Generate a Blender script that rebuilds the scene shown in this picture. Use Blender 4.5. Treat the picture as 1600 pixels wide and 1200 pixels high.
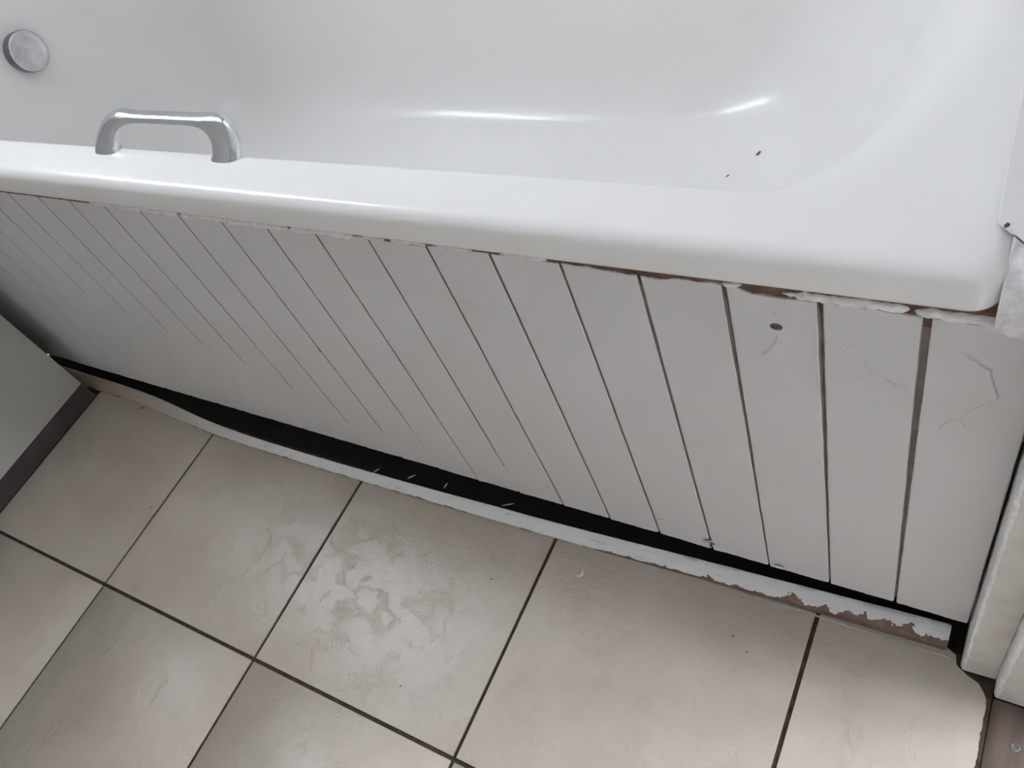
import bpy, bmesh, math, random
from mathutils import Vector, noise
for o in list(bpy.data.objects): bpy.data.objects.remove(o, do_unlink=True)
sc = bpy.context.scene
C = sc.collection

# ------------------------------------------------------------------ camera, sky, exposure
cam_d = bpy.data.cameras.new('camera')
cam_d.sensor_width = 36.0
cam_d.lens = 1290.86 * 36.0 / 1600.0
cam_d.clip_start = 0.01
cam = bpy.data.objects.new('camera', cam_d); C.objects.link(cam)
cam.location = (1.54076, -0.50573, 0.95604)
cam.rotation_euler = (0.66574, 0.30739, 0.46649)
sc.camera = cam

WIN_Y0, WIN_Y1, WIN_Z0, WIN_Z1 = -0.12, 0.16, 1.10, 2.10      # opening in the wall at the tap end
X_LEFT = -0.13                                                  # that wall's room face
world = bpy.data.worlds.new('overcast_sky'); sc.world = world
world.use_nodes = True
bg = world.node_tree.nodes['Background']
bg.inputs['Color'].default_value = (0.94, 0.99, 1.095, 1)
bg.inputs['Strength'].default_value = 24.0
HW_Y0, HW_Y1, HW_Z0, HW_Z1, X_HALL = -0.16, 0.25, 0.30, 1.52, 2.50   # unseen hall window, added to light the room from the right
def portal(x, y0, y1, z0, z1, rot):                             # guides sky sampling through a window opening
    pd = bpy.data.lights.new('window_portal', 'AREA')
    pd.shape = 'RECTANGLE'; pd.size = z1 - z0; pd.size_y = y1 - y0
    pd.cycles.is_portal = True
    po = bpy.data.objects.new('window_portal', pd); C.objects.link(po)
    po.location = (x, (y0 + y1) / 2, (z0 + z1) / 2)
    po.rotation_euler = (0, rot, 0)
portal(X_LEFT - 0.13, WIN_Y0, WIN_Y1, WIN_Z0, WIN_Z1, -math.pi / 2)
portal(X_HALL + 0.13, HW_Y0, HW_Y1, HW_Z0, HW_Z1, math.pi / 2)

sc.view_settings.view_transform = 'Standard'
sc.view_settings.look = 'None'
sc.view_settings.gamma = 1.0
sc.view_settings.use_curve_mapping = False
sc.view_settings.exposure = 0.44
sc.cycles.max_bounces = 7; sc.cycles.diffuse_bounces = 5; sc.cycles.glossy_bounces = 4; sc.cycles.adaptive_threshold = 0.04

# ------------------------------------------------------------------ helpers
def lerp(a, b, t): return a + (b - a) * t
def clamp(v, a=0.0, b=1.0): return max(a, min(b, v))
def interp(x, tab):
    if x <= tab[0][0]: return tab[0][1]
    for (a, va), (b, vb) in zip(tab, tab[1:]):
        if x <= b: return lerp(va, vb, (x - a) / (b - a))
    return tab[-1][1]
def nz(x, y=0.0, z=0.0): return noise.noise(Vector((x, y, z)))

def mesh_obj(name, verts, faces, mat, parent=None, smooth=True, mats=None, fmat=None, angle=None):
    me = bpy.data.meshes.new(name)
    me.from_pydata([tuple(v) for v in verts], [], faces)
    for m in (mats or [mat]): me.materials.append(m)
    if fmat:
        for p, i in zip(me.polygons, fmat): p.material_index = i
    me.validate()
    for p in me.polygons: p.use_smooth = smooth
    if smooth and angle: me.set_sharp_from_angle(angle=math.radians(angle))
    me.update()
    o = bpy.data.objects.new(name, me); C.objects.link(o)
    if parent is not None: o.parent = parent
    return o

def bm_obj(name, bm, mat, parent=None, smooth=False, angle=40):
    bmesh.ops.recalc_face_normals(bm, faces=bm.faces[:])
    me = bpy.data.meshes.new(name); bm.to_mesh(me); bm.free()
    me.materials.append(mat)
    for p in me.polygons: p.use_smooth = smooth
    if smooth: me.set_sharp_from_angle(angle=math.radians(angle))
    o = bpy.data.objects.new(name, me); C.objects.link(o)
    if parent is not None: o.parent = parent
    return o

def add_box(bm, x0, x1, y0, y1, z0, z1, bev=0.0, seg=2):
    r = bmesh.ops.create_cube(bm, size=1.0)
    vs = r['verts']
    for v in vs:
        v.co = Vector((lerp(x0, x1, v.co.x + .5), lerp(y0, y1, v.co.y + .5), lerp(z0, z1, v.co.z + .5)))
    if bev > 0:
        es = list({e for v in vs for e in v.link_edges})
        bmesh.ops.bevel(bm, geom=es, offset=bev, segments=seg, affect='EDGES', profile=0.5)

def box_obj(name, b, mat, parent=None, bev=0.0, seg=2):
    bm = bmesh.new()
    for q in (b if isinstance(b, list) else [b]): add_box(bm, *q, bev=bev, seg=seg)
    return bm_obj(name, bm, mat, parent, smooth=bev > 0)

def empty(name, loc=(0, 0, 0)):
    o = bpy.data.objects.new(name, None); C.objects.link(o)
    o.empty_display_size = 0.05
    o.location = loc
    return o
def tag(o, label, cat, group=None):
    o['label'] = label; o['category'] = cat
    if group: o['group'] = group
    return o
def struct(o, label=None):
    o['kind'] = 'structure'
    if label: o['label'] = label
    return o
def at(parent, o):
    """child meshes are written in world coordinates: cancel the parent's own position"""
    o.parent = parent; o.matrix_parent_inverse.translation = -parent.location
    return o

def lathe(name, prof, mat, parent=None, n=48, angle=35):
    """profile of (radius, height) turned about local z"""
    vs, fs = [], []
    for r, h in prof:
        for i in range(n):
            a = 2 * math.pi * i / n
            vs.append((r * math.cos(a), r * math.sin(a), h))
    for j in range(len(prof) - 1):
        for i in range(n):
            k = (i + 1) % n
            fs.append((j * n + i, j * n + k, (j + 1) * n + k, (j + 1) * n + i))
    fs.append(tuple(range(len(vs) - n, len(vs))))
    fs.append(tuple(reversed(range(n))))
    return mesh_obj(name, vs, fs, mat, parent, True, angle=angle)

# ------------------------------------------------------------------ materials
def new_mat(name):
    m = bpy.data.materials.new(name); m.use_nodes = True
    nt = m.node_tree
    return m, nt, nt.nodes['Principled BSDF']
def node(nt, t, **kw):
    n = nt.nodes.new(t)
    for k, v in kw.items(): setattr(n, k, v)
    return n
def noise_n(nt, scale, detail=4, rough=.55, vec=None):
    n = node(nt, 'ShaderNodeTexNoise')
    n.inputs['Scale'].default_value = scale; n.inputs['Detail'].default_value = detail
    n.inputs['Roughness'].default_value = rough
    if vec: nt.links.new(vec, n.inputs['Vector'])
    return n
def ramp(nt, fac, stops):
    r = node(nt, 'ShaderNodeValToRGB')
    el = r.color_ramp.elements
    while len(el) < len(stops): el.new(0.5)
    for e, (p, c) in zip(el, stops):
        e.position = p; e.color = c if len(c) == 4 else (*c, 1)
    nt.links.new(fac, r.inputs['Fac'])
    return r
def mix(nt, fac, a, b):
    m = node(nt, 'ShaderNodeMix', data_type='RGBA')
    if isinstance(fac, (int, float)): m.inputs[0].default_value = fac
    else: nt.links.new(fac, m.inputs[0])
    for s, i in ((a, 6), (b, 7)):
        if isinstance(s, tuple): m.inputs[i].default_value = (*s, 1)
        else: nt.links.new(s, m.inputs[i])
    return m.outputs[2]
def bump(nt, bsdf, h, strength, dist, prev=None):
    b = node(nt, 'ShaderNodeBump')
    b.inputs['Strength'].default_value = strength; b.inputs['Distance'].default_value = dist
    nt.links.new(h, b.inputs['Height'])
    if prev: nt.links.new(prev.outputs[0], b.inputs['Normal'])
    nt.links.new(b.outputs[0], bsdf.inputs['Normal'])
    return b
def coords(nt): return node(nt, 'ShaderNodeTexCoord').outputs['Object']

def simple(name, col, rough=.5, metal=0.0, nscale=None, var=.06, bstr=0.0):
    m, nt, b = new_mat(name)
    b.inputs['Roughness'].default_value = rough; b.inputs['Metallic'].default_value = metal
    v = coords(nt)
    n = noise_n(nt, nscale or 20, 4, .55, v)
    lo = tuple(clamp(c * (1 - var)) for c in col); hi = tuple(clamp(c * (1 + var)) for c in col)
    r = ramp(nt, n.outputs['Fac'], [(0.3, lo), (0.7, hi)])
    nt.links.new(r.outputs[0], b.inputs['Base Color'])
    if bstr: bump(nt, b, n.outputs['Fac'], bstr, .002)
    return m

M = {}
# enamel of the bath
m, nt, b = new_mat('white_enamel'); M['enamel'] = m
v = coords(nt)
n = noise_n(nt, 3.0, 3, .5, v)
r = ramp(nt, n.outputs['Fac'], [(.3, (.865, .857, .825)), (.7, (.885, .878, .85))])
nt.links.new(r.outputs[0], b.inputs['Base Color'])
b.inputs['Roughness'].default_value = .30
b.inputs['Specular IOR Level'].default_value = .38; b.inputs['Coat Weight'].default_value = .22; b.inputs['Coat Roughness'].default_value = .05
n2 = noise_n(nt, 260, 2, .5, v); bump(nt, b, n2.outputs['Fac'], .04, .0006)

# satin paint on the bath panel boards
m, nt, b = new_mat('panel_paint'); M['paint'] = m
v = coords(nt)
n = noise_n(nt, 5.0, 5, .6, v)
base = ramp(nt, n.outputs['Fac'], [(.3, (.685, .673, .655)), (.7, (.725, .717, .703))]).outputs[0]
n3 = noise_n(nt, 38, 4, .65, v)                               # small rust and dirt spots
spot = ramp(nt, n3.outputs['Fac'], [(.66, (0, 0, 0)), (.72, (1, 1, 1))]).outputs[0]
sep = node(nt, 'ShaderNodeSeparateXYZ'); nt.links.new(v, sep.inputs[0])
low = node(nt, 'ShaderNodeMapRange'); nt.links.new(sep.outputs[2], low.inputs[0])
low.inputs[1].default_value = .22; low.inputs[2].default_value = .05; low.inputs[3].default_value = 0; low.inputs[4].default_value = .5
mm = node(nt, 'ShaderNodeMath', operation='MULTIPLY'); nt.links.new(spot, mm.inputs[0]); nt.links.new(low.outputs[0], mm.inputs[1])
nt.links.new(mix(nt, mm.outputs[0], base, (.36, .28, .23)), b.inputs['Base Color'])
b.inputs['Roughness'].default_value = .42
n4 = noise_n(nt, 14, 3, .5, v); n5 = noise_n(nt, 320, 3, .6, v)
b1 = bump(nt, b, n4.outputs['Fac'], .40, .006); bump(nt, b, n5.outputs['Fac'], .10, .0008, b1)

M['groove'] = simple('groove_brown', (.25, .22, .185), .8, nscale=60, var=.25)  # groove edges and backing, darker and browner than the board paint
M['brown_wood'] = simple('rotten_timber', (.155, .085, .062), .85, nscale=90, var=.5, bstr=.6)
M['cavity_shade'] = simple('cavity_shade_black', (.010, .008, .007), .95, nscale=30, var=.3)  # darkness of the cavity put into the colour
M['sealant'] = simple('old_white_sealant', (.89, .885, .875), .45, nscale=120, var=.12, bstr=.8)
M['old_sealant'] = simple('grimy_sealant', (.46, .45, .40), .6, nscale=90, var=.2)
M['wall'] = simple('white_wall_paint', (.86, .86, .855), .55, nscale=6, var=.03, bstr=.05)
M['warm_wall'] = simple('tan_wall_paint', (.56, .53, .495), .6, nscale=6, var=.03)
M['hall_bounce'] = simple('pale_hall_floor', (.60, .56, .50), .8, nscale=40, var=.08)  # unseen hall floor, made pale to bounce light through the doorway
M['gloss_wall'] = simple('white_splash_wall', (.84, .845, .85), .28, nscale=5, var=.02)
M['ceiling'] = simple('ceiling_paint', (.87, .87, .865), .8, nscale=6, var=.02)
M['white_frame'] = simple('window_frame_white', (.82, .82, .82), .35, nscale=10, var=.02)
M['cabinet'] = simple('cabinet_paint', (.52, .515, .475), .4, nscale=8, var=.04, bstr=.03)
M['shade_strip'] = simple('floor_shade_dark', (.060, .047, .043), .6, nscale=20, var=.25)
M['grout'] = simple('dark_grout', (.066, .051, .042), .9, nscale=80, var=.35, bstr=.3)
M['grout'].node_tree.nodes['Principled BSDF'].inputs['Specular IOR Level'].default_value = .1
M['screw'] = simple('dull_screw', (.16, .155, .15), .55, .7, nscale=200, var=.4)
M['speck'] = simple('dirt_speck', (.10, .065, .05), .8, nscale=300, var=.5)
M['dust'] = simple('pale_fluff', (.62, .60, .57), .9, nscale=200, var=.2)
m, nt, b = new_mat('chrome'); M['chrome'] = m
b.inputs['Metallic'].default_value = 1
n = noise_n(nt, 60, 3, .5, coords(nt))
r = ramp(nt, n.outputs['Fac'], [(.3, (.62, .63, .65)), (.7, (.70, .71, .73))]); nt.links.new(r.outputs[0], b.inputs['Base Color'])
b.inputs['Roughness'].default_value = .06
m, nt, b = new_mat('dull_chrome'); M['dull_chrome'] = m
b.inputs['Metallic'].default_value = 1
n = noise_n(nt, 45, 4, .6, coords(nt))
r = ramp(nt, n.outputs['Fac'], [(.3, (.50, .50, .51)), (.7, (.72, .73, .75))]); nt.links.new(r.outputs[0], b.inputs['Base Color'])
b.inputs['Roughness'].default_value = .26
M['dark_reflect'] = simple('chrome_dark_reflection', (.20, .20, .215), .3, .9, nscale=40, var=.4)
m, nt, b = new_mat('window_glass'); M['glass'] = m
nt.nodes.remove(b)
out = nt.nodes['Material Output']; tr = node(nt, 'ShaderNodeBsdfTransparent'); gl = node(nt, 'ShaderNodeBsdfGlossy'); ms = node(nt, 'ShaderNodeMixShader')
gl.inputs['Roughness'].default_value = .02; ms.inputs[0].default_value = .06
nt.links.new(tr.outputs[0], ms.inputs[1]); nt.links.new(gl.outputs[0], ms.inputs[2]); nt.links.new(ms.outputs[0], out.inputs[0])

# ceramic floor tile: beige, mottled, slate-like relief, differs from tile to tile
m, nt, b = new_mat('beige_ceramic_tile'); M['tile'] = m
oi = node(nt, 'ShaderNodeObjectInfo')
vm = node(nt, 'ShaderNodeVectorMath', operation='ADD')
cx = node(nt, 'ShaderNodeCombineXYZ')
mu = node(nt, 'ShaderNodeMath', operation='MULTIPLY'); mu.inputs[1].default_value = 7.0
nt.links.new(oi.outputs['Random'], mu.inputs[0])
for i in range(3): nt.links.new(mu.outputs[0], cx.inputs[i])
nt.links.new(coords(nt), vm.inputs[0]); nt.links.new(cx.outputs[0], vm.inputs[1])
v = vm.outputs[0]
n = noise_n(nt, 5.5, 6, .6, v); nb = noise_n(nt, 40, 4, .6, v)
c = ramp(nt, n.outputs['Fac'], [(.25, (.410, .352, .283)), (.5, (.472, .415, .345)), (.75, (.525, .475, .410))]).outputs[0]
d = ramp(nt, nb.outputs['Fac'], [(.35, (.93, .93, .93)), (.65, (1, 1, 1))]).outputs[0]
mm = node(nt, 'ShaderNodeMix', data_type='RGBA', blend_type='MULTIPLY'); mm.inputs[0].default_value = .6
nt.links.new(c, mm.inputs[6]); nt.links.new(d, mm.inputs[7]); nt.links.new(mm.outputs[2], b.inputs['Base Color'])
b.inputs['Roughness'].default_value = .34
wv = noise_n(nt, 9, 8, .62, v)
lay = ramp(nt, wv.outputs['Fac'], [(.40, (0, 0, 0)), (.46, (.45, .45, .45)), (.56, (.55, .55, .55)), (.62, (1, 1, 1))]).outputs[0]
b1 = bump(nt, b, lay, .6, .0025); fine = noise_n(nt, 90, 5, .65, v); bump(nt, b, fine.outputs['Fac'], .28, .0012, b1)

# brown stripped timber, used for threshold
m, nt, b = new_mat('brown_floor_timber'); M['threshold'] = m
v = coords(nt); mp = node(nt, 'ShaderNodeMapping'); mp.inputs['Scale'].default_value = (18, 2.2, 18); nt.links.new(v, mp.inputs[0])
n = noise_n(nt, 2.2, 6, .6, mp.outputs[0])
r = ramp(nt, n.outputs['Fac'], [(.25, (.055, .040, .032)), (.5, (.115, .082, .066)), (.75, (.19, .14, .11))])
nt.links.new(r.outputs[0], b.inputs['Base Color']); b.inputs['Roughness'].default_value = .7; bump(nt, b, n.outputs['Fac'], .3, .002)

# chipped gloss paint over brown timber: bare wood below a ragged line (height rises to the right end)
m, nt, b = new_mat('chipped_skirting_paint'); M['skirt'] = m
v = coords(nt); sep = node(nt, 'ShaderNodeSeparateXYZ'); nt.links.new(v, sep.inputs[0])
edge = node(nt, 'ShaderNodeMapRange'); nt.links.new(sep.outputs[0], edge.inputs[0])
edge.inputs[1].default_value = 1.12; edge.inputs[2].default_value = 1.50; edge.inputs[3].default_value = .0024; edge.inputs[4].default_value = .0165
mp = node(nt, 'ShaderNodeMapping'); mp.inputs['Scale'].default_value = (1, 1, .4); nt.links.new(v, mp.inputs[0])
n = noise_n(nt, 42, 5, .6, mp.outputs[0])
a1 = node(nt, 'ShaderNodeMath', operation='MULTIPLY_ADD'); nt.links.new(n.outputs['Fac'], a1.inputs[0]); a1.inputs[1].default_value = .020; a1.inputs[2].default_value = -.010
a2 = node(nt, 'ShaderNodeMath', operation='ADD'); nt.links.new(edge.outputs[0], a2.inputs[0]); nt.links.new(a1.outputs[0], a2.inputs[1])
a3 = node(nt, 'ShaderNodeMath', operation='LESS_THAN'); nt.links.new(sep.outputs[2], a3.inputs[0]); nt.links.new(a2.outputs[0], a3.inputs[1])
n2 = noise_n(nt, 120, 4, .6, v)
wood = ramp(nt, n2.outputs['Fac'], [(.3, (.11, .065, .05)), (.7, (.24, .16, .125))]).outputs[0]
mp2 = node(nt, 'ShaderNodeMapping'); mp2.inputs['Scale'].default_value = (12, 60, 60); nt.links.new(v, mp2.inputs[0])
n3 = noise_n(nt, 3, 5, .65, mp2.outputs[0])
left = node(nt, 'ShaderNodeMapRange'); nt.links.new(sep.outputs[0], left.inputs[0])
left.inputs[1].default_value = .12; left.inputs[2].default_value = .60; left.inputs[3].default_value = 1.0; left.inputs[4].default_value = 0
old = mix(nt, left.outputs[0], (.76, .755, .74), (.36, .285, .205))
white = ramp(nt, n3.outputs['Fac'], [(.30, (.62, .60, .58)), (.42, (1, 1, 1))]).outputs[0]
mm = node(nt, 'ShaderNodeMix', data_type='RGBA', blend_type='MULTIPLY'); mm.inputs[0].default_value = .7
nt.links.new(old, mm.inputs[6]); nt.links.new(white, mm.inputs[7])
nt.links.new(mix(nt, a3.outputs[0], mm.outputs[2], wood), b.inputs['Base Color'])
b.inputs['Roughness'].default_value = .5
hh = node(nt, 'ShaderNodeMath', operation='SUBTRACT'); hh.inputs[0].default_value = 1; nt.links.new(a3.outputs[0], hh.inputs[1])
b1 = bump(nt, b, hh.outputs[0], .8, .0008); bump(nt, b, n3.outputs['Fac'], .3, .001, b1)

# yellowed, dirty paint of the door trim
m, nt, b = new_mat('dirty_trim_paint'); M['trim'] = m
v = coords(nt)
n = noise_n(nt, 16, 5, .62, v)
r = ramp(nt, n.outputs['Fac'], [(.25, (.56, .52, .455)), (.5, (.68, .65, .595)), (.75, (.74, .715, .67))])
nt.links.new(r.outputs[0], b.inputs['Base Color']); b.inputs['Roughness'].default_value = .45; bump(nt, b, n.outputs['Fac'], .2, .002)
M['trim_edge'] = simple('trim_edge_paint', (.86, .855, .84), .4, nscale=120, var=.12, bstr=.4)

# ------------------------------------------------------------------ room shell
X_R, Y_FAR, Y_FRONT, Z_C = 1.541, 0.62, -1.15, 2.30
T = 0.15
wl = [(X_LEFT - T, X_LEFT, Y_FRONT - T, WIN_Y0, 0, Z_C), (X_LEFT - T, X_LEFT, WIN_Y1, Y_FAR + T, 0, Z_C),
      (X_LEFT - T, X_LEFT, WIN_Y0, WIN_Y1, 0, WIN_Z0), (X_LEFT - T, X_LEFT, WIN_Y0, WIN_Y1, WIN_Z1, Z_C)]
struct(box_obj('wall_left', wl, M['wall']))
struct(box_obj('wall_back', (X_LEFT, X_HALL, Y_FAR, Y_FAR + T, 0, Z_C), M['wall']))
struct(box_obj('wall_front', (X_LEFT, X_HALL, Y_FRONT - T, Y_FRONT, 0, Z_C), M['warm_wall']))
struct(box_obj('ceiling', (X_LEFT - T, X_HALL + T, Y_FRONT - T, Y_FAR + T, Z_C, Z_C + .1), M['ceiling']))
HX0, HX1 = X_HALL, X_HALL + T
struct(box_obj('wall_hall', [(HX0, HX1, Y_FRONT - T, HW_Y0, 0, Z_C), (HX0, HX1, HW_Y1, Y_FAR + T, 0, Z_C), (HX0, HX1, HW_Y0, HW_Y1, 0, HW_Z0), (HX0, HX1, HW_Y0, HW_Y1, HW_Z1, Z_C)], M['wall']))
# wall at the door end of the bath: overhangs the rim a little above it, door opening in front of it
wr = [(1.560, 1.72, -.118, Y_FAR, .570, Z_C), (X_R + .004, 1.72, -.090, Y_FAR, 0, .566),
      (1.7190, 1.72, -.172, -.1185, 2.02, Z_C), (1.607, 1.72, -.98, -.172, 2.02, Z_C), (1.607, 1.72, Y_FRONT, -.98, 0, Z_C)]
wro = struct(box_obj('wall_right', wr, M['gloss_wall'], bev=.0015))
# splash board on that wall, its front edge splayed back towards the tub
bm = bmesh.new()
pts_ = [(1.5275, Y_FAR), (1.5275, -.096), (1.5285, -.1000), (1.5580, -.1300), (1.5600, -.1305), (1.5900, -.1305), (1.5900, -.118), (1.560, -.117), (1.560, Y_FAR)]
lo_ = [bm.verts.new((x, y, .5675 + (.002 if x > 1.55 else 0))) for x, y in pts_]; hi_ = [bm.verts.new((x, y, 2.1)) for x, y in pts_]
bm.faces.new(lo_); bm.faces.new(list(reversed(hi_)))
for k in range(len(pts_)): bm.faces.new((lo_[k], hi_[k], hi_[(k + 1) % len(pts_)], lo_[(k + 1) % len(pts_)]))
bm_obj('splash_board', bm, M['gloss_wall'], wro)
def mould(x, y, z, l, h_, a):
    bm = bmesh.new(); bmesh.ops.create_icosphere(bm, subdivisions=2, radius=1)
    for v_ in bm.verts:
        f = 1 + .5 * noise.noise(v_.co * 1.9 + Vector((x * 90, 0, z * 70))); v_.co = Vector((v_.co.x * l * f, v_.co.y * .0005, v_.co.z * h_ * f))
    o = bm_obj('mould_spot', bm, M['speck'], wro, True, 60); o.location = (x, y, z); o.rotation_euler = (0, a, -.81)
mould(1.5330, -.1049, .5715, .0012, .0032, .55); mould(1.5470, -.1190, .5765, .0022, .0016, 0); mould(1.5420, -.1140, .5690, .0075, .0006, -.02); mould(1.5520, -.1240, .5695, .0060, .0007, 0)

# window in the wall over the tap end
def window(name, fx0, y0, y1, z0, z1):
    w = empty(name, (fx0, (y0 + y1) / 2, z0)); struct(w)
    fx1, fw, ym = fx0 + .06, .03, (y0 + y1) / 2
    at(w, box_obj('window_frame', [(fx0, fx1, y0, y0 + fw, z0, z1), (fx0, fx1, y1 - fw, y1, z0, z1),
                                   (fx0, fx1, y0 + fw, y1 - fw, z0, z0 + fw), (fx0, fx1, y0 + fw, y1 - fw, z1 - fw, z1)], M['white_frame'], bev=.004))
    at(w, box_obj('mullion', (fx0, fx1, ym - .012, ym + .012, z0 + fw, z1 - fw), M['white_frame'], bev=.004))
    for a, c_ in ((y0 + fw, ym - .012), (ym + .012, y1 - fw)):
        at(w, box_obj('pane', (fx0 + .025, fx0 + .029, a, c_, z0 + fw, z1 - fw), M['glass']))
window('window_1', X_LEFT - .11, WIN_Y0, WIN_Y1, WIN_Z0, WIN_Z1)
window('fill_window', X_HALL + .05, HW_Y0, HW_Y1, HW_Z0, HW_Z1)  # added window out of view, fill for the right side

# floor: dark bed with single tiles laid proud of it
fl = empty('floor', (0, 0, 0)); struct(fl)
box_obj('grout_bed', (X_LEFT, 1.6035, Y_FRONT, -.1420, -.06, -.0026), M['grout'], fl)
box_obj('subfloor', (X_LEFT, 1.6035, -.1420, Y_FAR, -.06, -.0030), M['cavity_shade'], fl)  # floor under the bath, painted near black for the shade there
# plan of the loose skirting strip: front edge, width, height, height of its front edge along x
front = [(-.1, -.1515), (.083, -.1520), (.162, -.1512), (.227, -.1515), (.296, -.1562), (.37, -.1608), (.43, -.1648), (.60, -.1650), (.7585, -.1634), (.92, -.1608), (1.09, -.1572), (1.25, -.1513), (1.37, -.1480), (1.46, -.1462), (1.556, -.1440)]
thick = [(.05, .021), (.16, .020), (.227, .0185), (.296, .0190), (.37, .0160), (.44, .0150), (.53, .0130), (.70, .0130), (1.03, .0165), (1.21, .0175), (1.37, .0195), (1.556, .0225)]
high = [(0, .0170), (.3, .0170), (.5, .0140), (.9, .0145), (1.3, .0180), (1.556, .0220)]
fronth = [(0, .0045), (1.0, .0050), (1.25, .0080), (1.45, .0125), (1.556, .0140)]
def smooth_interp(x, tab, w=.03): return sum(interp(x + d * w, tab) for d in (-1, -.5, 0, .5, 1)) / 5
def cut_tile(poly, z=0.0):
    bm = bmesh.new()
    top = [bm.verts.new((x, y, 0)) for x, y in poly]; bot = [bm.verts.new((x, y, -.0095)) for x, y in poly]
    bm.faces.new(top); bm.faces.new(list(reversed(bot)))
    for k in range(len(poly)): bm.faces.new((top[k], bot[k], bot[(k + 1) % len(poly)], top[(k + 1) % len(poly)]))
    o = bm_obj('tile', bm, M['tile'], fl); o.location.z = z
    return o
TS, XT, YR, J = 0.333, 0.4272, -0.4509, 0.0052
def tile_mesh(x0, x1, y0, y1, ragged=False):
    bm = bmesh.new(); add_box(bm, x0, x1, y0, y1, -.0095, 0, bev=.0006, seg=1)
    bmesh.ops.recalc_face_normals(bm, faces=bm.faces[:])
    me = bpy.data.meshes.new('tile'); bm.to_mesh(me); bm.free(); me.materials.append(M['tile'])
    for p in me.polygons: p.use_smooth = True
    me.set_sharp_from_angle(angle=math.radians(50))
    return me
cache = {}
random.seed(4)
for i in range(-2, 4):
    for j in range(-4, 1):
        xa, xb = XT + i * TS + J / 2, XT + (i + 1) * TS - J / 2
        ya, yb = YR + j * TS + J / 2, YR + (j + 1) * TS - J / 2
        xa = max(xa, X_LEFT + .002); ya = max(ya, Y_FRONT + .002)
        if xb - xa < .01 or yb - ya < .01: continue
        if i == 3: continue                                         # cut tiles by the door follow
        if i == -2: continue                                        # under the cabinet
        if j == 0:
            K = 14
            cut_tile([(xa, ya), (xb, ya)] + [(lerp(xb, xa, q / K), smooth_interp(lerp(xb, xa, q / K), front) + .0045) for q in range(K + 1)], random.uniform(-.0003, .0003))
            continue
        key = (round(xb - xa, 4), round(yb - ya, 4))
        if key not in cache: cache[key] = tile_mesh(0, key[0], 0, key[1])
        o = bpy.data.objects.new('tile', cache[key]); C.objects.link(o); o.parent = fl
        o.location = (xa, ya, random.uniform(-.0003, .0003))
xa = XT + 3 * TS + J / 2
rag = []
y = -.1810
k = 0
while y > YR + J / 2 + .004:
    rag.append((1.6005 + .0022 * nz(y * 170, 3.1) - .0012, y)); y -= .0035 + .002 * abs(nz(k * 1.7)); k += 1
notch = [(xa, -.138), (1.5560, -.1400), (1.5655, -.1450), (1.5670, -.1530), (1.5690, -.1565), (1.5790, -.1625), (1.5900, -.1672), (1.5955, -.1745)]
cut_tile([(xa, YR + J / 2)] + [(1.600, YR + J / 2)] + list(reversed(rag)) + list(reversed(notch[1:])) + [notch[0]])
for j in range(-4, 0):
    ya, yb = max(YR + j * TS + J / 2, Y_FRONT + .002), YR + (j + 1) * TS - J / 2
    if yb - ya > .01: cut_tile([(xa, ya), (1.600, ya), (1.600, yb), (xa, yb)])
struct(box_obj('floor_slab', (X_LEFT - T, X_HALL + T, Y_FRONT - T, Y_FAR + T, -.14, -.0602), M['grout']))
struct(box_obj('floor_hall', (1.7205, X_HALL, Y_FRONT, Y_FAR, -.06, -.004), M['hall_bounce']))

# door surround: architrave strip, then the jamb lining standing a little further out
def chipped_post(name, x0, x1, y0, y1, z0, z1, seed, bev):
    """upright board: front and left faces, with a worn, paint-thick left arris"""
    nzs = int((z1 - z0) / .006)
    prof = [(x0, y1, 0), (x0, y0 + bev * 1.2, 0), (x0 + bev * .15, y0 + bev * .5, 1), (x0 + bev * .5, y0 + bev * .08, 1), (x0 + bev * 1.15, y0, 2), (x1, y0, 2), (x1, y1, 2)]
    vs, fs, fm = [], [], []
    P = len(prof)
    for k in range(nzs + 1):
        z = lerp(z0, z1, k / nzs)
        for q, (x, y, t) in enumerate(prof):
            w = .0009 if q in (2, 3) else (.0012 if q in (1, 4) else 0.0)
            dx = w * nz(z * 60, seed, q * .4) + w * .8 * nz(z * 240, seed + 7, q * .6)
            dy = w * nz(z * 50, seed + 3, q * .4)
            vs.append((x + dx, y + dy, z))
    for k in range(nzs):
        for q in range(P):
            r = (q + 1) % P
            fs.append((k * P + q, k * P + r, (k + 1) * P + r, (k + 1) * P + q))
            fm.append(1 if q in (0, 1, 2, 3) else 0)
    fs.append(tuple(range(P))); fm.append(0)
    fs.append(tuple(reversed(range(nzs * P, nzs * P + P)))); fm.append(0)
    o = mesh_obj(name, vs, fs, None, None, True, mats=[M['trim'], M['trim_edge']], fmat=fm, angle=50)
    return o
struct(chipped_post('trim_1', 1.5715, 1.6035, -.1580, -.0905, .0015, 2.02, 2.0, .0035), 'narrow painted door architrave strip beside the bath panel')
struct(chipped_post('trim_2', 1.6040, 1.72, -.1740, -.0905, -.004, 2.02, 5.0, .0045), 'wider painted door jamb lining at the right edge')
th = empty('threshold', (1.66, -.57, -.004)); tag(th, 'worn dark brown timber threshold in the doorway beside the tile edge', 'threshold')
at(th, box_obj('board', (1.6040, 1.7200, -.98, -.1745, -.06, -.006), M['threshold'], bev=.002))
s = lathe('screw', [(.0015, -.004), (.0042, -.0006), (.0044, 0), (.0030, .0002), (.0012, -.0008)], M['screw'], n=20); at(th, s); s.location = (1.6299, -.2153, -.0058)

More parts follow.
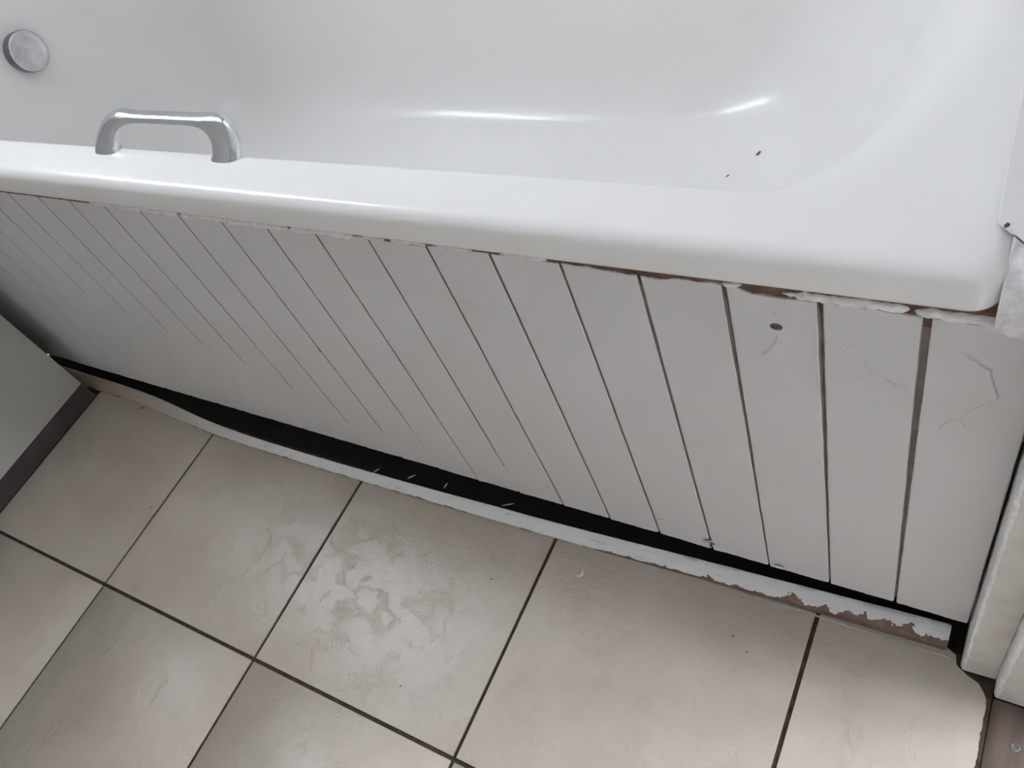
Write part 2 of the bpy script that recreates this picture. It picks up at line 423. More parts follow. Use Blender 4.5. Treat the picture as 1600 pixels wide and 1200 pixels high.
# ------------------------------------------------------------------ the bath
bath = empty('bathtub', (.705, .24, 0)); tag(bath, 'white enamelled bathtub with a chrome grab handle on its rim', 'bathtub')
def ring(x0, x1, y0, y1, rl, rr, n=22, ns=30):
    """rounded rectangle, anticlockwise; rl / rr = (rx, ry) of the left / right corners"""
    pts = []
    def arc(cx, cy, rx, ry, a0):
        for i in range(n):
            a = a0 + (math.pi / 2) * i / (n - 1); pts.append((cx + rx * math.cos(a), cy + ry * math.sin(a)))
    def side(a, b_):
        for i in range(1, ns): t = i / ns; pts.append((lerp(a[0], b_[0], t), lerp(a[1], b_[1], t)))
    arc(x0 + rl[0], y0 + rl[1], *rl, math.pi); side((x0 + rl[0], y0), (x1 - rr[0], y0))
    arc(x1 - rr[0], y0 + rr[1], *rr, 1.5 * math.pi); side((x1, y0 + rr[1]), (x1, y1 - rr[1]))
    arc(x1 - rr[0], y1 - rr[1], *rr, 0); side((x1 - rr[0], y1), (x0 + rl[0], y1))
    arc(x0 + rl[0], y1 - rl[1], *rl, .5 * math.pi); side((x0, y1 - rl[1]), (x0, y0 + rl[1]))
    return pts
OUT = (X_LEFT + .002, 1.5395, -.1400, .615)
def out_ring(off, z, rad=.018): return [(x, y, z) for x, y in ring(OUT[0] + off, OUT[1] - off, OUT[2] + off, OUT[3] - off, (rad, rad), (rad, rad))]
def L4(a, b_, t): return tuple(lerp(p, q, t) for p, q in zip(a, b_))
ZR = .5600
#        x0     x1     y0     y1     rlx  rly  rrx  rry
S_O = (-.066, 1.512, -.0885, .5600, .12, .14, .115, .255)           # start of the inner roll
S_B = (-.005, 1.345, -.0330, .5040, .14, .16, .17, .21)             # foot of the walls
S_F = (.095, 1.120, .0550, .4150, .12, .14, .16, .16)               # flat bottom
def sring(s, z): return [(x, y, z) for x, y in ring(s[0], s[1], s[2], s[3], (s[4], s[5]), (s[6], s[7]))]
levels = [out_ring(.012, ZR - .034), out_ring(.003, ZR - .0345), out_ring(.0005, ZR - .0325), out_ring(0, ZR - .030), out_ring(0, ZR - .012)]
for k in range(1, 7):
    a = (math.pi / 2) * k / 6; rr_ = .0115
    levels.append(out_ring(rr_ * (1 - math.cos(a)), ZR - rr_ * (1 - math.sin(a))))
levels.append(out_ring(.022, ZR + .0002))
full = [(x, y) for x, y, z in out_ring(.022, 0)]
inner = sring(S_O, ZR)
for t in (.35, .75, 1.0): levels.append([(lerp(a[0], c_[0], t), lerp(a[1], c_[1], t), ZR + .0002 * (1 - t)) for a, c_ in zip(full, inner)])
ZB, ZF = .262, .168
O_, B_, F_ = sring(S_O, ZR), sring(S_B, ZB), sring(S_F, ZF)
def bez(p0, p1, p2, p3, t): u = 1 - t; return tuple(u ** 3 * a + 3 * u * u * t * b_ + 3 * u * t * t * c_ + t ** 3 * d_ for a, b_, c_, d_ in zip(p0, p1, p2, p3))
def wall_curve(o, b_, f, seg, t):
    # inner wall of the tub along one meridian: rim roll and wall (seg 0), then the curve into the bottom (seg 1)
    tx, ty = .42 * (b_[0] - o[0]) + .16 * (f[0] - b_[0]), .42 * (b_[1] - o[1]) + .16 * (f[1] - b_[1])
    tz = -.62 * (ZR - ZB)
    if seg == 0:
        return bez(o, (lerp(o[0], b_[0], .42), lerp(o[1], b_[1], .42), ZR), (b_[0] - .62 * tx, b_[1] - .62 * ty, b_[2] - .62 * tz), b_, t)
    return bez(b_, (b_[0] + .30 * tx, b_[1] + .30 * ty, b_[2] + .30 * tz), (lerp(f[0], b_[0], .62), lerp(f[1], b_[1], .62), ZF), f, t)
for k in range(1, 23): levels.append([wall_curve(o, b_, f, 0, (k / 22) ** 1.15) for o, b_, f in zip(O_, B_, F_)])
for k in range(1, 17): levels.append([wall_curve(o, b_, f, 1, k / 16) for o, b_, f in zip(O_, B_, F_)])
fc = ((S_F[0] + S_F[1]) / 2, (S_F[2] + S_F[3]) / 2)
last = levels[-1]
for t in (.35, .7): levels.append([(lerp(x, fc[0], t), lerp(y, fc[1], t), ZF - .004 * t) for x, y, z in last])
n = len(levels[0]); vs = [p for l in levels for p in l]; fs = []
for j in range(len(levels) - 1):
    for i in range(n):
        k = (i + 1) % n; fs.append((j * n + i, j * n + k, (j + 1) * n + k, (j + 1) * n + i))
vs.append((fc[0], fc[1], ZF - .005)); c0 = (len(levels) - 1) * n
for i in range(n): fs.append((c0 + i, c0 + (i + 1) % n, len(vs) - 1))
def tilt(x): return .0065 * (x - .45) / 1.1
vs = [(x, y, z + tilt(x)) for x, y, z in vs]
at(bath, mesh_obj('tub', vs, fs, M['enamel'], None, True))

# overflow cap on the tap end
ov = lathe('overflow_cap', [(.030, -.012), (.0335, -.004), (.0350, .010), (.0352, .023), (.0345, .0262), (.0325, .0272), (.0290, .0262), (.0180, .0247), (.0040, .0240)], M['dull_chrome'], n=56, angle=60)
at(bath, ov); ov.data.materials.append(M['dark_reflect'])
for p in ov.data.polygons:
    if abs(p.normal.z) < .6: p.material_index = 1  # side of the chrome cap painted dark for the reflections it carries
ov.location = (-.042, .243, .462); ov.rotation_euler = (0, math.radians(84), 0)
sw = lathe('screw', [(.0045, -.002), (.0045, .0006), (.0040, .0012), (.0015, .0005)], M['dull_chrome'], n=20); sw.parent = ov; sw.location = (0, 0, .0245)

# grab handle: arch of flattened bar that leans in over the tub
def handle():
    path = []                                                       # x offset from centre, height, half width in the arch plane, half depth
    half = .0945
    left_ = [(-half, -.001, .0215, .0095), (-half + .0005, .004, .0205, .0093), (-half + .003, .0100, .0172, .0088), (-half + .0075, .0152, .0135, .0083), (-half + .0135, .0192, .0100, .0078),
             (-half + .0215, .0220, .0072, .0074), (-half + .031, .0236, .0052, .0071), (-half + .043, .0242, .0040, .0064), (-half + .060, .0244, .0036, .0063)]
    right_ = [(-x, h, w, d) for x, h, w, d in reversed(left_)]
    path = left_ + [(0, .0245, .0036, .0063)] + right_
    # resample for smoothness (Catmull-Rom)
    pts = []
    def cr(a, b_, c_, d_, t): return .5 * ((2 * b_) + (-a + c_) * t + (2 * a - 5 * b_ + 4 * c_ - d_) * t * t + (-a + 3 * b_ - 3 * c_ + d_) * t ** 3)
    for i in range(len(path) - 1):
        p0, p1, p2, p3 = path[max(i - 1, 0)], path[i], path[i + 1], path[min(i + 2, len(path) - 1)]
        for k in range(5): pts.append(tuple(cr(p0[q], p1[q], p2[q], p3[q], k / 5) for q in range(4)))
    pts.append(path[-1])
    vs, fs = [], []; N = 28
    for i, (x, h, w, d) in enumerate(pts):
        a, c_ = pts[max(i - 1, 0)], pts[min(i + 1, len(pts) - 1)]
        tx, th_ = c_[0] - a[0], c_[1] - a[1]; l = math.hypot(tx, th_); tx /= l; th_ /= l
        if i in (0, len(pts) - 1): tx, th_ = 0, (1 if i == 0 else -1)
        nx, nh = -th_, tx
        for k in range(N):
            an = 2 * math.pi * k / N
            ca, sa = math.cos(an), math.sin(an)
            u = w * math.copysign(abs(ca) ** .85, ca); v_ = d * math.copysign(abs(sa) ** .85, sa)
            hh_ = h + u * nh
            vs.append((.7635 + x + u * nx, -.0885 + 1.02 * hh_ + v_, ZR + tilt(.76) + hh_))
    for i in range(len(pts) - 1):
        for k in range(N):
            r = (k + 1) % N; fs.append((i * N + k, i * N + r, (i + 1) * N + r, (i + 1) * N + k))
    fs.append(tuple(reversed(range(N)))); fs.append(tuple(range((len(pts) - 1) * N, len(pts) * N)))
    o = mesh_obj('grab_handle', vs, fs, M['chrome'], None, True, angle=60)
    bm = bmesh.new(); bm.from_mesh(o.data); bmesh.ops.recalc_face_normals(bm, faces=bm.faces[:]); bm.to_mesh(o.data); bm.free()
    return o
at(bath, handle())

# ------------------------------------------------------------------ bath panel of painted boards
panel = empty('bath_panel', (.72, -.127, .047)); tag(panel, 'white painted bath panel of vertical boards with cracked peeling paint', 'bath panel')
PY, PZ0, PZ1, BW, BX0 = -.127, .047, .5095, .0659, .4460
cracks = {
 15: [([(1.4427, .4751), (1.4538, .4630), (1.4654, .4508), (1.4694, .4437), (1.4829, .4333), (1.4988, .4260)], -1, .0014, .012),
      ([(1.4525, .4641), (1.4554, .4720), (1.4596, .4794)], 1, .0013, .006),
      ([(1.4694, .4437), (1.4627, .4347), (1.4562, .4280)], -1, .0016, .009)],
 16: [([(1.5118, .4833), (1.5235, .4784), (1.5333, .4723), (1.5406, .4656), (1.5442, .4512), (1.5486, .4365), (1.5402, .4261), (1.5323, .4154), (1.5286, .4036), (1.5197, .4019)], -1, .0017, .013),
      ([(1.5333, .4723), (1.5399, .4782), (1.5471, .4829)], -1, .0008, .007),
      ([(1.5286, .4036), (1.5317, .3965), (1.5347, .3910)], -1, .0007, .006),
      ([(1.5219, .4003), (1.5179, .3921), (1.5154, .3808)], 1, .0008, .007)],
 14: [([(1.4040, .4690), (1.4020, .4600), (1.3960, .4480), (1.3880, .4390)], 1, .0014, .010)],
 8: [([(1.0013, .2764), (1.0090, .2735), (1.0145, .2757), (1.0307, .2882)], 1, .0014, .006)],
 7: [([(.912, .405), (.925, .399), (.935, .402)], 1, .0014, .006)],
 10: [([(1.118, .446), (1.130, .440), (1.142, .443)], 1, .0014, .006)],
 11: [([(1.176, .436), (1.181, .428), (1.186, .424)], 1, .0016, .004)],
 5: [([(.8300, .300), (.8400, .293), (.8450, .280)], 1, .0012, .006)],
 4: [([(.7280, .256), (.7350, .250), (.7450, .252)], 1, .0014, .005)],
 2: [([(.600, .360), (.612, .352), (.622, .355)], 1, .0012, .006)],
 13: [([(1.303, .085), (1.312, .072), (1.330, .066)], 1, .0010, .008)],
}
def crack_h(k, x, z):
    h = 0.0
    for pts, side, amp, L in cracks.get(k, ()):
        best = None; tot = len(pts) - 1
        for i in range(tot):
            ax, az = pts[i]; bx_, bz = pts[i + 1]; dx, dz = bx_ - ax, bz - az
            ll = dx * dx + dz * dz; t = clamp(((x - ax) * dx + (z - az) * dz) / ll)
            px, pz = x - ax - t * dx, z - az - t * dz; d = math.hypot(px, pz)
            if best is None or d < best[0] - 1e-9: best = (d, dx * (z - az) - dz * (x - ax), (i + t) / tot)
        d, sgn, s = best
        fade = clamp(s / .15) * clamp((1 - s) / .15) if tot > 2 else clamp((1 - s) / .3)
        if sgn * side > 0: h += amp * fade * math.exp(-d / L)
        else: h -= amp * .12 * fade * math.exp(-d / (L * .3))
    return h
# depth of wear along the top edge (board index -> list of (fraction, drop))
chips = {9: [(0, 0), (.6, .0005), (.8, .002), (1, .001)], 11: [(0, 0), (.5, .0003), (1, .0018)], 12: [(.0, .0016), (.55, .002), (.72, .0040), (1.0, .0040)], 13: [(0, .0045), (.30, .0050), (.45, .002), (.7, .0020), (1, .0015)],
         14: [(0, -.0005), (.10, .0), (.16, .0035), (.30, .0075), (.70, .0085), (.9, .007), (1, .0065)], 15: [(0, .0065), (.5, .0070), (.8, .0085), (1, .008)], 16: [(0, .008), (.5, .0095), (1, .0105)]}
def fill(k, z):
    """how open the groove to the right of board k-1 / left of board k is: paint has filled the ones by the cabinet"""
    t = clamp((z - PZ0) / (PZ1 - PZ0))
    lo = interp(k, [(-6, .05), (3, .22), (8, .42), (12, .85), (14, 1)]); hi = interp(k, [(-6, .3), (0, .55), (4, .8), (8, 1)])
    return clamp(lerp(lo, hi, clamp((t - .12) / .5)) + .35 * nz(z * 9, k * 3.3) * (1 - .6 * lo), .04, 1)
gap_half = {10: .0007, 11: .0008, 12: .0008, 13: .0009, 14: .0011, 15: .0014, 16: .0024}
def gap(k, z): return gap_half.get(k, .00055) * (lerp(.35, 1, clamp((z - .12) / .33)) if k >= 14 else 1)
lip = {13: (.0014, .36), 14: (.0017, .33), 12: (.0005, .4), 15: (.0012, .30)}
random.seed(11)
for k in range(-8, 17):
    x0, x1 = BX0 + k * BW, BX0 + (k + 1) * BW + (.0035 if k == 16 else 0)
    if x1 < X_LEFT + .02: continue
    x0 = max(x0, X_LEFT + .004)
    fine = k in cracks or k >= 12
    cols = [0, .0005, .0012, .0024, .0045, .008]
    inner_n = 84 if k in (15, 16) else 46 if k == 14 else (26 if fine else 6)
    W = x1 - x0
    us = cols + [lerp(.008, W - .008, i / inner_n) for i in range(1, inner_n)] + [W - c_ for c_ in reversed(cols)]
    nr = 460 if k in (15, 16) else 300 if k == 14 else (170 if fine else 60)
    vs, fs, fm = [], [], []; NC = len(us)
    drop_prof = [(0, 1.0), (.0005, .25), (.0012, .07), (.0024, .02), (.0045, 0)]
    rowfill = []
    for j in range(nr + 1):
        t = j / nr
        rowfill.append((fill(k, lerp(PZ0, PZ1, t)), fill(k + 1, lerp(PZ0, PZ1, t))))
        for u in us:
            fr = u / W
            zt = .5107 + tilt(x0 + u) - interp(fr, chips.get(k, [(0, 0), (1, 0)])) + .0012 * nz((x0 + u) * 90, k * 1.3) + .0008 * nz((x0 + u) * 330, k)
            zb = PZ0 + .0010 * nz((x0 + u) * 70, 5.5) + .0007 * nz((x0 + u) * 300, 9.1)
            for gk, uu in ((k, u), (k + 1, W - u)):                 # paint torn away at the foot of each groove
                zb += .0045 * math.exp(-uu / .0022) * (.4 + .6 * abs(nz(gk * 5.7)))
            if k == 13: zb += 0
            z = lerp(zb, zt, t)
            ol, orr = fill(k, z), fill(k + 1, z)
            dl, dr = interp(u, drop_prof) * ol * min(1, ol * 1.6), interp(W - u, drop_prof) * orr * min(1, orr * 1.6)
            gl_, gr_ = gap(k, z) * (ol ** .5), (gap(k + 1, z) * (orr ** .5) if k < 16 else .001)
            wob = .00035 * nz(z * 45, k * 2.1) + .0002 * nz(z * 200, k * 4.1)
            x = x0 + u
            if u < .005: x += (gl_ + wob) * (1 - u / .005)
            if W - u < .005: x -= (gr_ + .00035 * nz(z * 45, k * 2.1 + 9)) * (1 - (W - u) / .005)
            h = -.0024 * (dl + dr) + .0005 * nz(x * 16, z * 7, 2.0) + .00012 * nz(x * 70, z * 40, 4.0)
            if k in lip:
                a, zl = lip[k]; h += a * math.exp(-(W - u) / .006) * clamp((z - zl) / .09) * (1 - .5 * clamp(dr))
            h += .0012 * math.exp(-u / .005) * math.exp(-(z - PZ0) / .012) * (1 - clamp(dl)) if k > 3 else 0
            h += crack_h(k, x, z)
            vs.append((x, PY - h, z))
    for j in range(nr):
        for i in range(NC - 1):
            a = j * NC + i; fs.append((a, a + 1, a + NC + 1, a + NC)); fm.append(1 if (i == 0 and rowfill[j][0] > .42) or (i == NC - 2 and rowfill[j][1] > .42) else 0)
    # back skin and edge walls give each board its thickness
    base = len(vs); TH = .0040
    loop = [i for i in range(NC)] + [j * NC + NC - 1 for j in range(1, nr + 1)] + [nr * NC + i for i in range(NC - 2, -1, -1)] + [j * NC for j in range(nr - 1, 0, -1)]
    for i in loop: vs.append((vs[i][0], PY + TH, vs[i][2]))
    q = len(loop)
    for i in range(q): fs.append((loop[(i + 1) % q], loop[i], base + i, base + (i + 1) % q))
    fs.append(tuple(base + i for i in range(q - 1, -1, -1)))
    fm += [0] * (q + 1)
    at(panel, mesh_obj('board', vs, fs, None, None, True, mats=[M['paint'], M['groove']], fmat=fm, angle=48))
at(panel, box_obj('backing_sheet', (X_LEFT + .004, 1.5685, PY + .00405, PY + .0085, PZ0 + .006, .495), M['groove']))
# timber batten the boards are nailed to, bare where the paint has come off at the top
vs, fs = [], []; NB = 420
for i in range(NB + 1):
    x = lerp(X_LEFT + .004, 1.5655, i / NB)
    zt = .5205 + tilt(x) + .0012 * nz(x * 60)
    for y, z in ((PY + .0042, .4955), (PY + .0020 + .0012 * nz(x * 140, 2), .5020), (PY + .0006 + .0018 * nz(x * 90, 4), zt - .006), (PY + .0024, zt), (PY + .022, zt), (PY + .022, .4955)):
        vs.append((x, y, z))
for i in range(NB):
    for q in range(6): r = (q + 1) % 6; fs.append((i * 6 + q, i * 6 + r, (i + 1) * 6 + r, (i + 1) * 6 + q))
fs.append(tuple(reversed(range(6)))); fs.append(tuple(range(NB * 6, NB * 6 + 6)))
bt = at(panel, mesh_obj('batten', vs, fs, M['brown_wood'], None, True, angle=50)); bt['label'] = 'bare brown timber edge under the rim'
# ragged runs of old white sealant along the top edge
def bead(xa, xb, thick, seed, zoff=0.0, amp=.5):
    vs, fs = [], []; n_ = max(10, int((xb - xa) / .0011)); NS = 13
    for i in range(n_ + 1):
        t = i / n_; x = lerp(xa, xb, t)
        e = min(1, t * n_ / 5, (1 - t) * n_ / 5) ** .5
        th_ = thick * e * (1 + amp * nz(x * 75, seed) + amp * .45 * nz(x * 230, seed + 4)); th_ = max(th_, .0003)
        zc = .5112 + tilt(x) + zoff + .0012 * nz(x * 70, seed + 2) + .0008 * nz(x * 260, seed + 5)
        for k in range(NS):
            a = math.pi * k / (NS - 1) - math.pi / 2
            rz = th_ * (1 + .2 * nz(x * 180, k * .5, seed)); ry = min(.0055, th_ * 1.05) * (1 + .35 * nz(x * 150, k * .7, seed + 8))
            vs.append((x, PY + .0012 - ry * math.cos(a), zc + rz * math.sin(a)))
    for i in range(n_):
        for k in range(NS - 1): fs.append((i * NS + k, (i + 1) * NS + k, (i + 1) * NS + k + 1, i * NS + k + 1))
        fs.append((i * NS + NS - 1, (i + 1) * NS + NS - 1, (i + 1) * NS, i * NS))
    fs.append(tuple(range(NS))); fs.append(tuple(reversed(range(n_ * NS, n_ * NS + NS))))
    at(panel, mesh_obj('sealant_bead', vs, fs, M['sealant'], None, True, angle=70))
def gx(idx): return BX0 + idx * BW
for a, c_, th_, sd, zo, am in [(2.6, 3.9, .0020, 1, 0, .4), (3.7, 5.0, .0034, 2, 0, .5), (5.1, 6.2, .0034, 15, 0, .5), (6.2, 7.5, .0036, 3, 0, .5), (7.55, 8.75, .0038, 4, 0, .6), (8.9, 9.3, .0022, 5, 0, .5), (9.4, 10.05, .0020, 6, 0, .6),
                              (10.15, 10.75, .0019, 7, 0, .6), (11.15, 11.85, .0023, 8, 0, .7), (13.98, 14.2, .0026, 9, -.002, .7), (14.62, 14.8, .0016, 14, -.004, .8), (14.74, 15.84, .0036, 10, -.0035, .55), (15.88, 17.0, .0040, 12, -.0050, .5)]:
    bead(gx(a), gx(c_), th_, sd * 3.7, zo, am)
# screw sunk in a board, its slot worn away
s = lathe('screw', [(.0010, .0012), (.0038, .0002), (.0047, -.0006), (.0050, -.0011), (.0042, -.0014), (.0020, -.0010), (.0004, -.0016)], M['screw'], n=26, angle=50)
at(panel, s); s.location = (1.4033, PY, .4769); s.rotation_euler = (math.pi / 2, 0, 0); s.scale = (1.3, 1.1, 1)
for q, v_ in enumerate(s.data.vertices):
    v_.co.x *= 1 + .14 * nz(q * .9, 3); v_.co.y *= 1 + .14 * nz(q * .7, 8)
# bent nail where a groove's foot has burst
s = lathe('nail', [(.0011, .004), (.0011, .0005), (.0034, 0), (.0038, -.0008), (.0026, -.0013), (.0006, -.0014)], M['screw'], n=14, angle=50)
at(panel, s); s.location = (1.3035, PY - .0006, .0625); s.rotation_euler = (math.pi / 2 + .25, .2, 0); s.scale = (1.25, .7, 1)
# curled flakes of paint hanging on the boards
def flake(x, z, sx, sz, ang, lift, seed):
    vs, fs = [], []; N = 5
    ca, sa = math.cos(ang), math.sin(ang)
    for side in (0, 1):
        for i in range(N):
            for j in range(N):
                u, w = i / (N - 1) - .5, j / (N - 1) - .5
                a = sx * u * (1 - .4 * abs(w) + .3 * nz(u * 3, w * 3, seed)); b_ = sz * w * (1 + .3 * nz(w * 3, u * 2, seed + 3))
                y = PY - .0004 - lift * (w + .5) ** 2 + side * .0004
                vs.append((x + a * ca - b_ * sa, y, z + a * sa + b_ * ca))
    n2_ = N * N
    for i in range(N - 1):
        for j in range(N - 1):
            a = i * N + j; q = (a, a + N, a + N + 1, a + 1); fs.append(q); fs.append(tuple(n2_ + e for e in reversed(q)))
    rim_ = [i * N for i in range(N)] + [(N - 1) * N + j for j in range(1, N)] + [i * N + N - 1 for i in range(N - 2, -1, -1)] + [j for j in range(N - 2, 0, -1)]
    for a, c_ in zip(rim_, rim_[1:] + rim_[:1]): fs.append((a, n2_ + a, n2_ + c_, c_))
    at(panel, mesh_obj('paint_flake', vs, fs, M['paint'], None, False))
for f in [(1.3000, .0685, .012, .008, .5, .004, 1), (1.3085, .0600, .009, .006, 3.6, .003, 2), (1.2455, .0900, .007, .003, .2, .0015, 3), (1.4030, .4900, .0015, .007, .2, .0012, 4), (1.0200, .0545, .006, .006, .1, .003, 5), (1.3800, .0545, .012, .008, .2, .0025, 6)]: flake(*f)

# ------------------------------------------------------------------ loose skirting strip on the floor, bowed away from the panel
vs, fs = [], []; NSK = 620; xs0, xs1 = -.09, 1.5560
for i in range(NSK + 1):
    x = lerp(xs0, xs1, i / NSK)
    yf, th_, h = smooth_interp(x, front), smooth_interp(x, thick), smooth_interp(x, high)
    e = min(1, (xs1 - x) / .004 + .35) if x > xs1 - .003 else 1
    hf = smooth_interp(x, fronth)
    prof = [(.0003, .0006), (0, .0015), (.0001, hf * .6), (.0004, hf - .0006), (.0014, hf + .0006), (th_ * .35, lerp(hf, h, .45)), (th_ * .7, lerp(hf, h, .86)), (th_ - .0012, h), (th_, h - .0014), (th_, .0006)]
    for q, (dy, z) in enumerate(prof):
        dy += .00035 * nz(x * 60, q * .6) + .0002 * nz(x * 240, q * .7)
        z += (.0004 * nz(x * 80, q * .5, 3) + (.0003 * nz(x * 400, q) if 4 <= q <= 8 else 0)) if z > .001 else 0
        dy = lerp(th_ / 2, dy, .86 + .14 * e); z = z if z < .001 else z * (.93 + .07 * e)
        vs.append((x, yf + dy, z))
P = 10
for i in range(NSK):
    for q in range(P): r = (q + 1) % P; fs.append((i * P + q, (i + 1) * P + q, (i + 1) * P + r, i * P + r))
fs.append(tuple(range(P))); fs.append(tuple(reversed(range(NSK * P, NSK * P + P))))
sk = mesh_obj('skirting_strip', vs, fs, M['skirt'], None, True, angle=60)
tag(sk, 'chipped white skirting strip on the floor below the bath panel, bowed outward', 'skirting')
# remains of the sealant line in front of it
vs, fs = [], []; n_ = 200; NS = 5
for i in range(n_ + 1):
    x = lerp(1.335, 1.562, i / n_); yf = smooth_interp(x, front) - .0026 + .0005 * nz(x * 60) - .0030 * clamp((x - 1.40) / .15)
    th_ = .0010 * (1 + .5 * nz(x * 110, 4))
    for k in range(NS):
        a = math.pi * k / (NS - 1); vs.append((x, yf + 1.2 * th_ * math.cos(a), .0003 + max(.0002, th_ * .8) * math.sin(a)))
for i in range(n_):
    for k in range(NS - 1): fs.append((i * NS + k, i * NS + k + 1, (i + 1) * NS + k + 1, (i + 1) * NS + k))
    fs.append((i * NS + NS - 1, i * NS, (i + 1) * NS, (i + 1) * NS + NS - 1))
o = mesh_obj('sealant_line', vs, fs, M['old_sealant'], sk, True)

# lumpy filler in the corner where the rim meets the wall and the trim
vs, fs = [], []; A, B = 34, 40
for i in range(A + 1):
    for j in range(B + 1):
        u, w = i / A, j / B                                          # u: from the rim end outwards, w: from the bottom up
        z = lerp(.500, .5695, w) + .0015 * nz(u * 5, w * 7)
        x = lerp(1.5375, 1.5755, u)
        y = -.124 - .012 * math.sin(math.pi * clamp(w * 1.02)) ** .6 * (1 - .25 * u) - .0035 * nz(u * 4, w * 6, 2) - .0016 * nz(u * 13, w * 17, 5)
        y += .018 * clamp((w - .72) / .28) ** 1.4
        vs.append((x, y, z))
for i in range(A):
    for j in range(B): a = i * (B + 1) + j; fs.append((a, a + B + 1, a + B + 2, a + 1))
base = len(vs)
loop = [i * (B + 1) for i in range(A + 1)] + [A * (B + 1) + j for j in range(1, B + 1)] + [i * (B + 1) + B for i in range(A - 1, -1, -1)] + [j for j in range(B - 1, 0, -1)]
for i in loop: vs.append((vs[i][0], -.0915, vs[i][2]))
q = len(loop)
for i in range(q): fs.append((loop[i], base + i, base + (i + 1) % q, loop[(i + 1) % q]))
fs.append(tuple(base + i for i in range(q)))
fo = mesh_obj('corner_filler', vs, fs, M['sealant'], None, True, angle=60)
tag(fo, 'lumpy white filler in the corner between bath rim and wall', 'filler')

# ------------------------------------------------------------------ cabinet at the tap end
cab = empty('cabinet', (-.02, -.36, 0)); tag(cab, 'plain off-white cabinet side over a dark strip of painted floor shade, left of the floor beside the bath', 'cabinet')
CX, CY0, CY1, CH = .0945, -1.12, -.1625, 2.0
at(cab, box_obj('side_panel', (CX - .018, CX, CY0, CY1, .040, CH), M['cabinet'], bev=.001))
at(cab, box_obj('back_panel', (X_LEFT + .001, CX - .0185, CY1 - .016, CY1, .040, CH), M['cabinet'], bev=.001))
at(cab, box_obj('door', (X_LEFT + .003, CX - .001, CY0 - .019, CY0 - .001, .044, CH - .003), M['cabinet'], bev=.0015))
at(cab, box_obj('worktop', (X_LEFT + .001, CX + .004, CY0 - .024, CY1 + .002, CH + .0005, CH + .025), M['cabinet'], bev=.003))
at(cab, box_obj('shade_strip', (X_LEFT + .001, CX + .0005, CY0 + .01, CY1 + .0005, .0008, .0395), M['shade_strip']))  # dark strip painted in place of the shaded floor by the cabinet

# ------------------------------------------------------------------ small debris
def speck(name, x, y, z, a, l, w, h, mat, label, cat, group=None, normal=None):
    bm = bmesh.new(); bmesh.ops.create_icosphere(bm, subdivisions=2, radius=1)
    sd = x * 37.1 + y * 11.3
    for v_ in bm.verts:
        f = 1 + .35 * noise.noise(v_.co * 1.7 + Vector((sd, 0, sd)))
        v_.co = Vector((v_.co.x * l / 2 * f, v_.co.y * w / 2 * f, v_.co.z * h / 2 * f))
    o = bm_obj(name, bm, mat, None, True, 60)
    o.location = (x, y, z); o.rotation_euler = (0, 0, a)
    if normal: o.rotation_mode = 'QUATERNION'; q_ = Vector((0, 0, 1)).rotation_difference(Vector(normal)); o.rotation_quaternion = q_ @ o.rotation_euler.to_quaternion()
    return tag(o, label, cat, group)
fd = M['speck']
speck('dirt_fleck', 1.0338, -.2365, .0006, -.1, .0048, .0013, .0010, fd, 'short dark fleck on the tile left of the wide joint', 'debris')
speck('dirt_fleck', 1.3460, -.2037, .0006, .7, .0030, .0012, .0010, fd, 'tiny dark fleck on the tile, nearer the skirting of two close together', 'debris')
speck('dirt_fleck', 1.3660, -.2159, .0006, .9, .0028, .0012, .0010, fd, 'tiny dark fleck on the tile, further from the skirting of two close together', 'debris')
speck('dirt_fleck', .4100, -.3163, .0006, .3, .0030, .0017, .0012, fd, 'dark fleck on the shaded tile beside the leftmost long joint', 'debris')
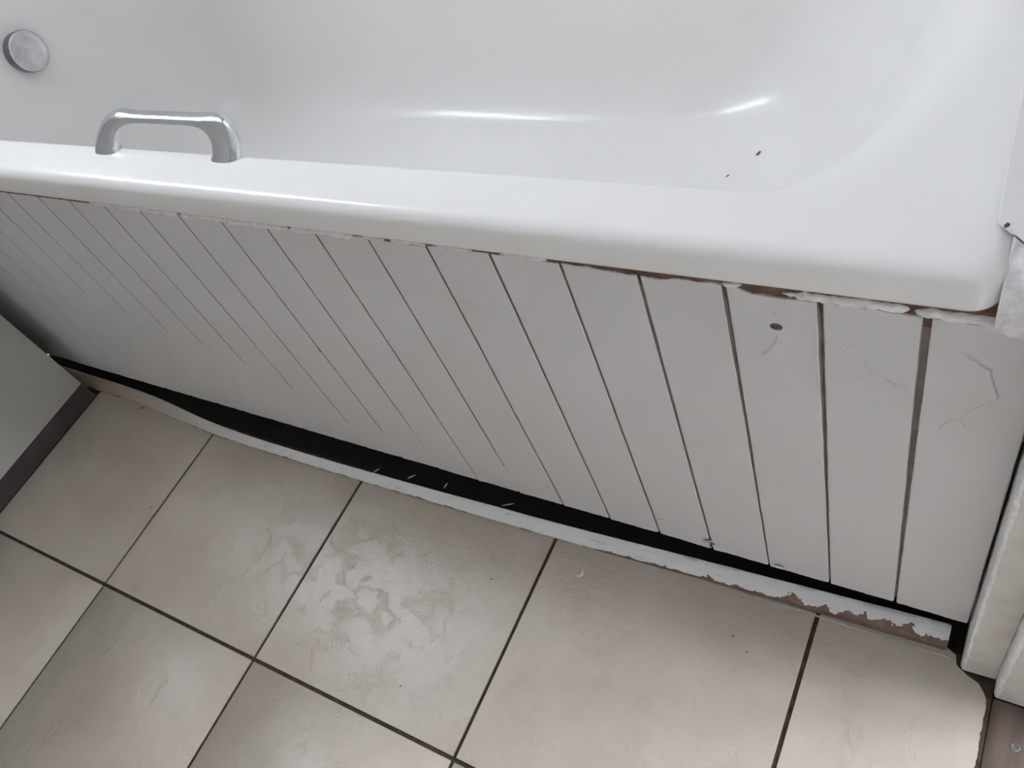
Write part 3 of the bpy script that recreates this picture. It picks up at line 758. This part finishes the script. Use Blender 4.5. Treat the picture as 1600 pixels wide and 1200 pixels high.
speck('dirt_fleck', .9854, -.4030, .0006, .9, .0024, .0014, .0010, fd, 'tiny dark fleck on the shiny tile above the cross joint', 'debris')
speck('dirt_crumb', .2296, -.1580, .0010, .6, .0110, .0050, .0022, simple('rust_crumb', (.28, .17, .09), .9, nscale=200, var=.4), 'orange brown crumb against the skirting near the cabinet', 'debris')
# crescent paint chip lying on the floor
vs, fs = [], []; n_ = 16
for i in range(n_ + 1):
    a = lerp(-1.9, 1.1, i / n_); w = .0011 * math.sin(math.pi * (i + .5) / (n_ + 1)) + .0002
    for rr_, z in ((.0050 - w, .0002), (.0050 - w, .0010), (.0050 + w, .0014), (.0050 + w, .0002)): vs.append((rr_ * math.cos(a), rr_ * math.sin(a), z))
for i in range(n_):
    for q in range(4): r = (q + 1) % 4; fs.append((i * 4 + q, i * 4 + r, (i + 1) * 4 + r, (i + 1) * 4 + q))
fs.append((3, 2, 1, 0)); fs.append((n_ * 4, n_ * 4 + 1, n_ * 4 + 2, n_ * 4 + 3))
o = mesh_obj('paint_chip', vs, fs, M['sealant'], None, True, angle=50); o.location = (1.1427, -.1904, .0002)
tag(o, 'curled white paint chip lying on the tile right of the wide joint', 'debris')
# flakes caught in the dark gap behind the skirting strip
for i, (x, y, z, a, l) in enumerate([(.776, -.140, .0050, .9, .012), (.8390, -.133, .0100, .8, .014), (.9000, -.131, .0120, 1.4, .010), (1.0060, -.131, .0100, .5, .020)]):
    o = speck('paint_shaving', x, y, .0035 - .0015, a, l, .0022, .0016, M['dust'],
              ['pale shaving in the dark gap, leftmost of four', 'pale shaving in the dark gap, second from the left of four', 'pale shaving in the dark gap, third from the left of four', 'long pale shaving in the dark gap, rightmost of four'][i], 'debris', 'shavings in the gap behind the skirting')
speck('dirt_crumb', 1.2133, .3930, .1898, .9, .0085, .0045, .0020, fd, 'brown crumb of dirt lying in the tub below the bright window reflection', 'debris', None, (-.279, -.179, .944))
speck('dirt_fleck', 1.1804, .3571, .1784, .9, .0060, .0017, .0012, fd, 'thin dark fleck lying in the tub, nearer the front rim', 'debris', None, (-.137, -.064, .988))
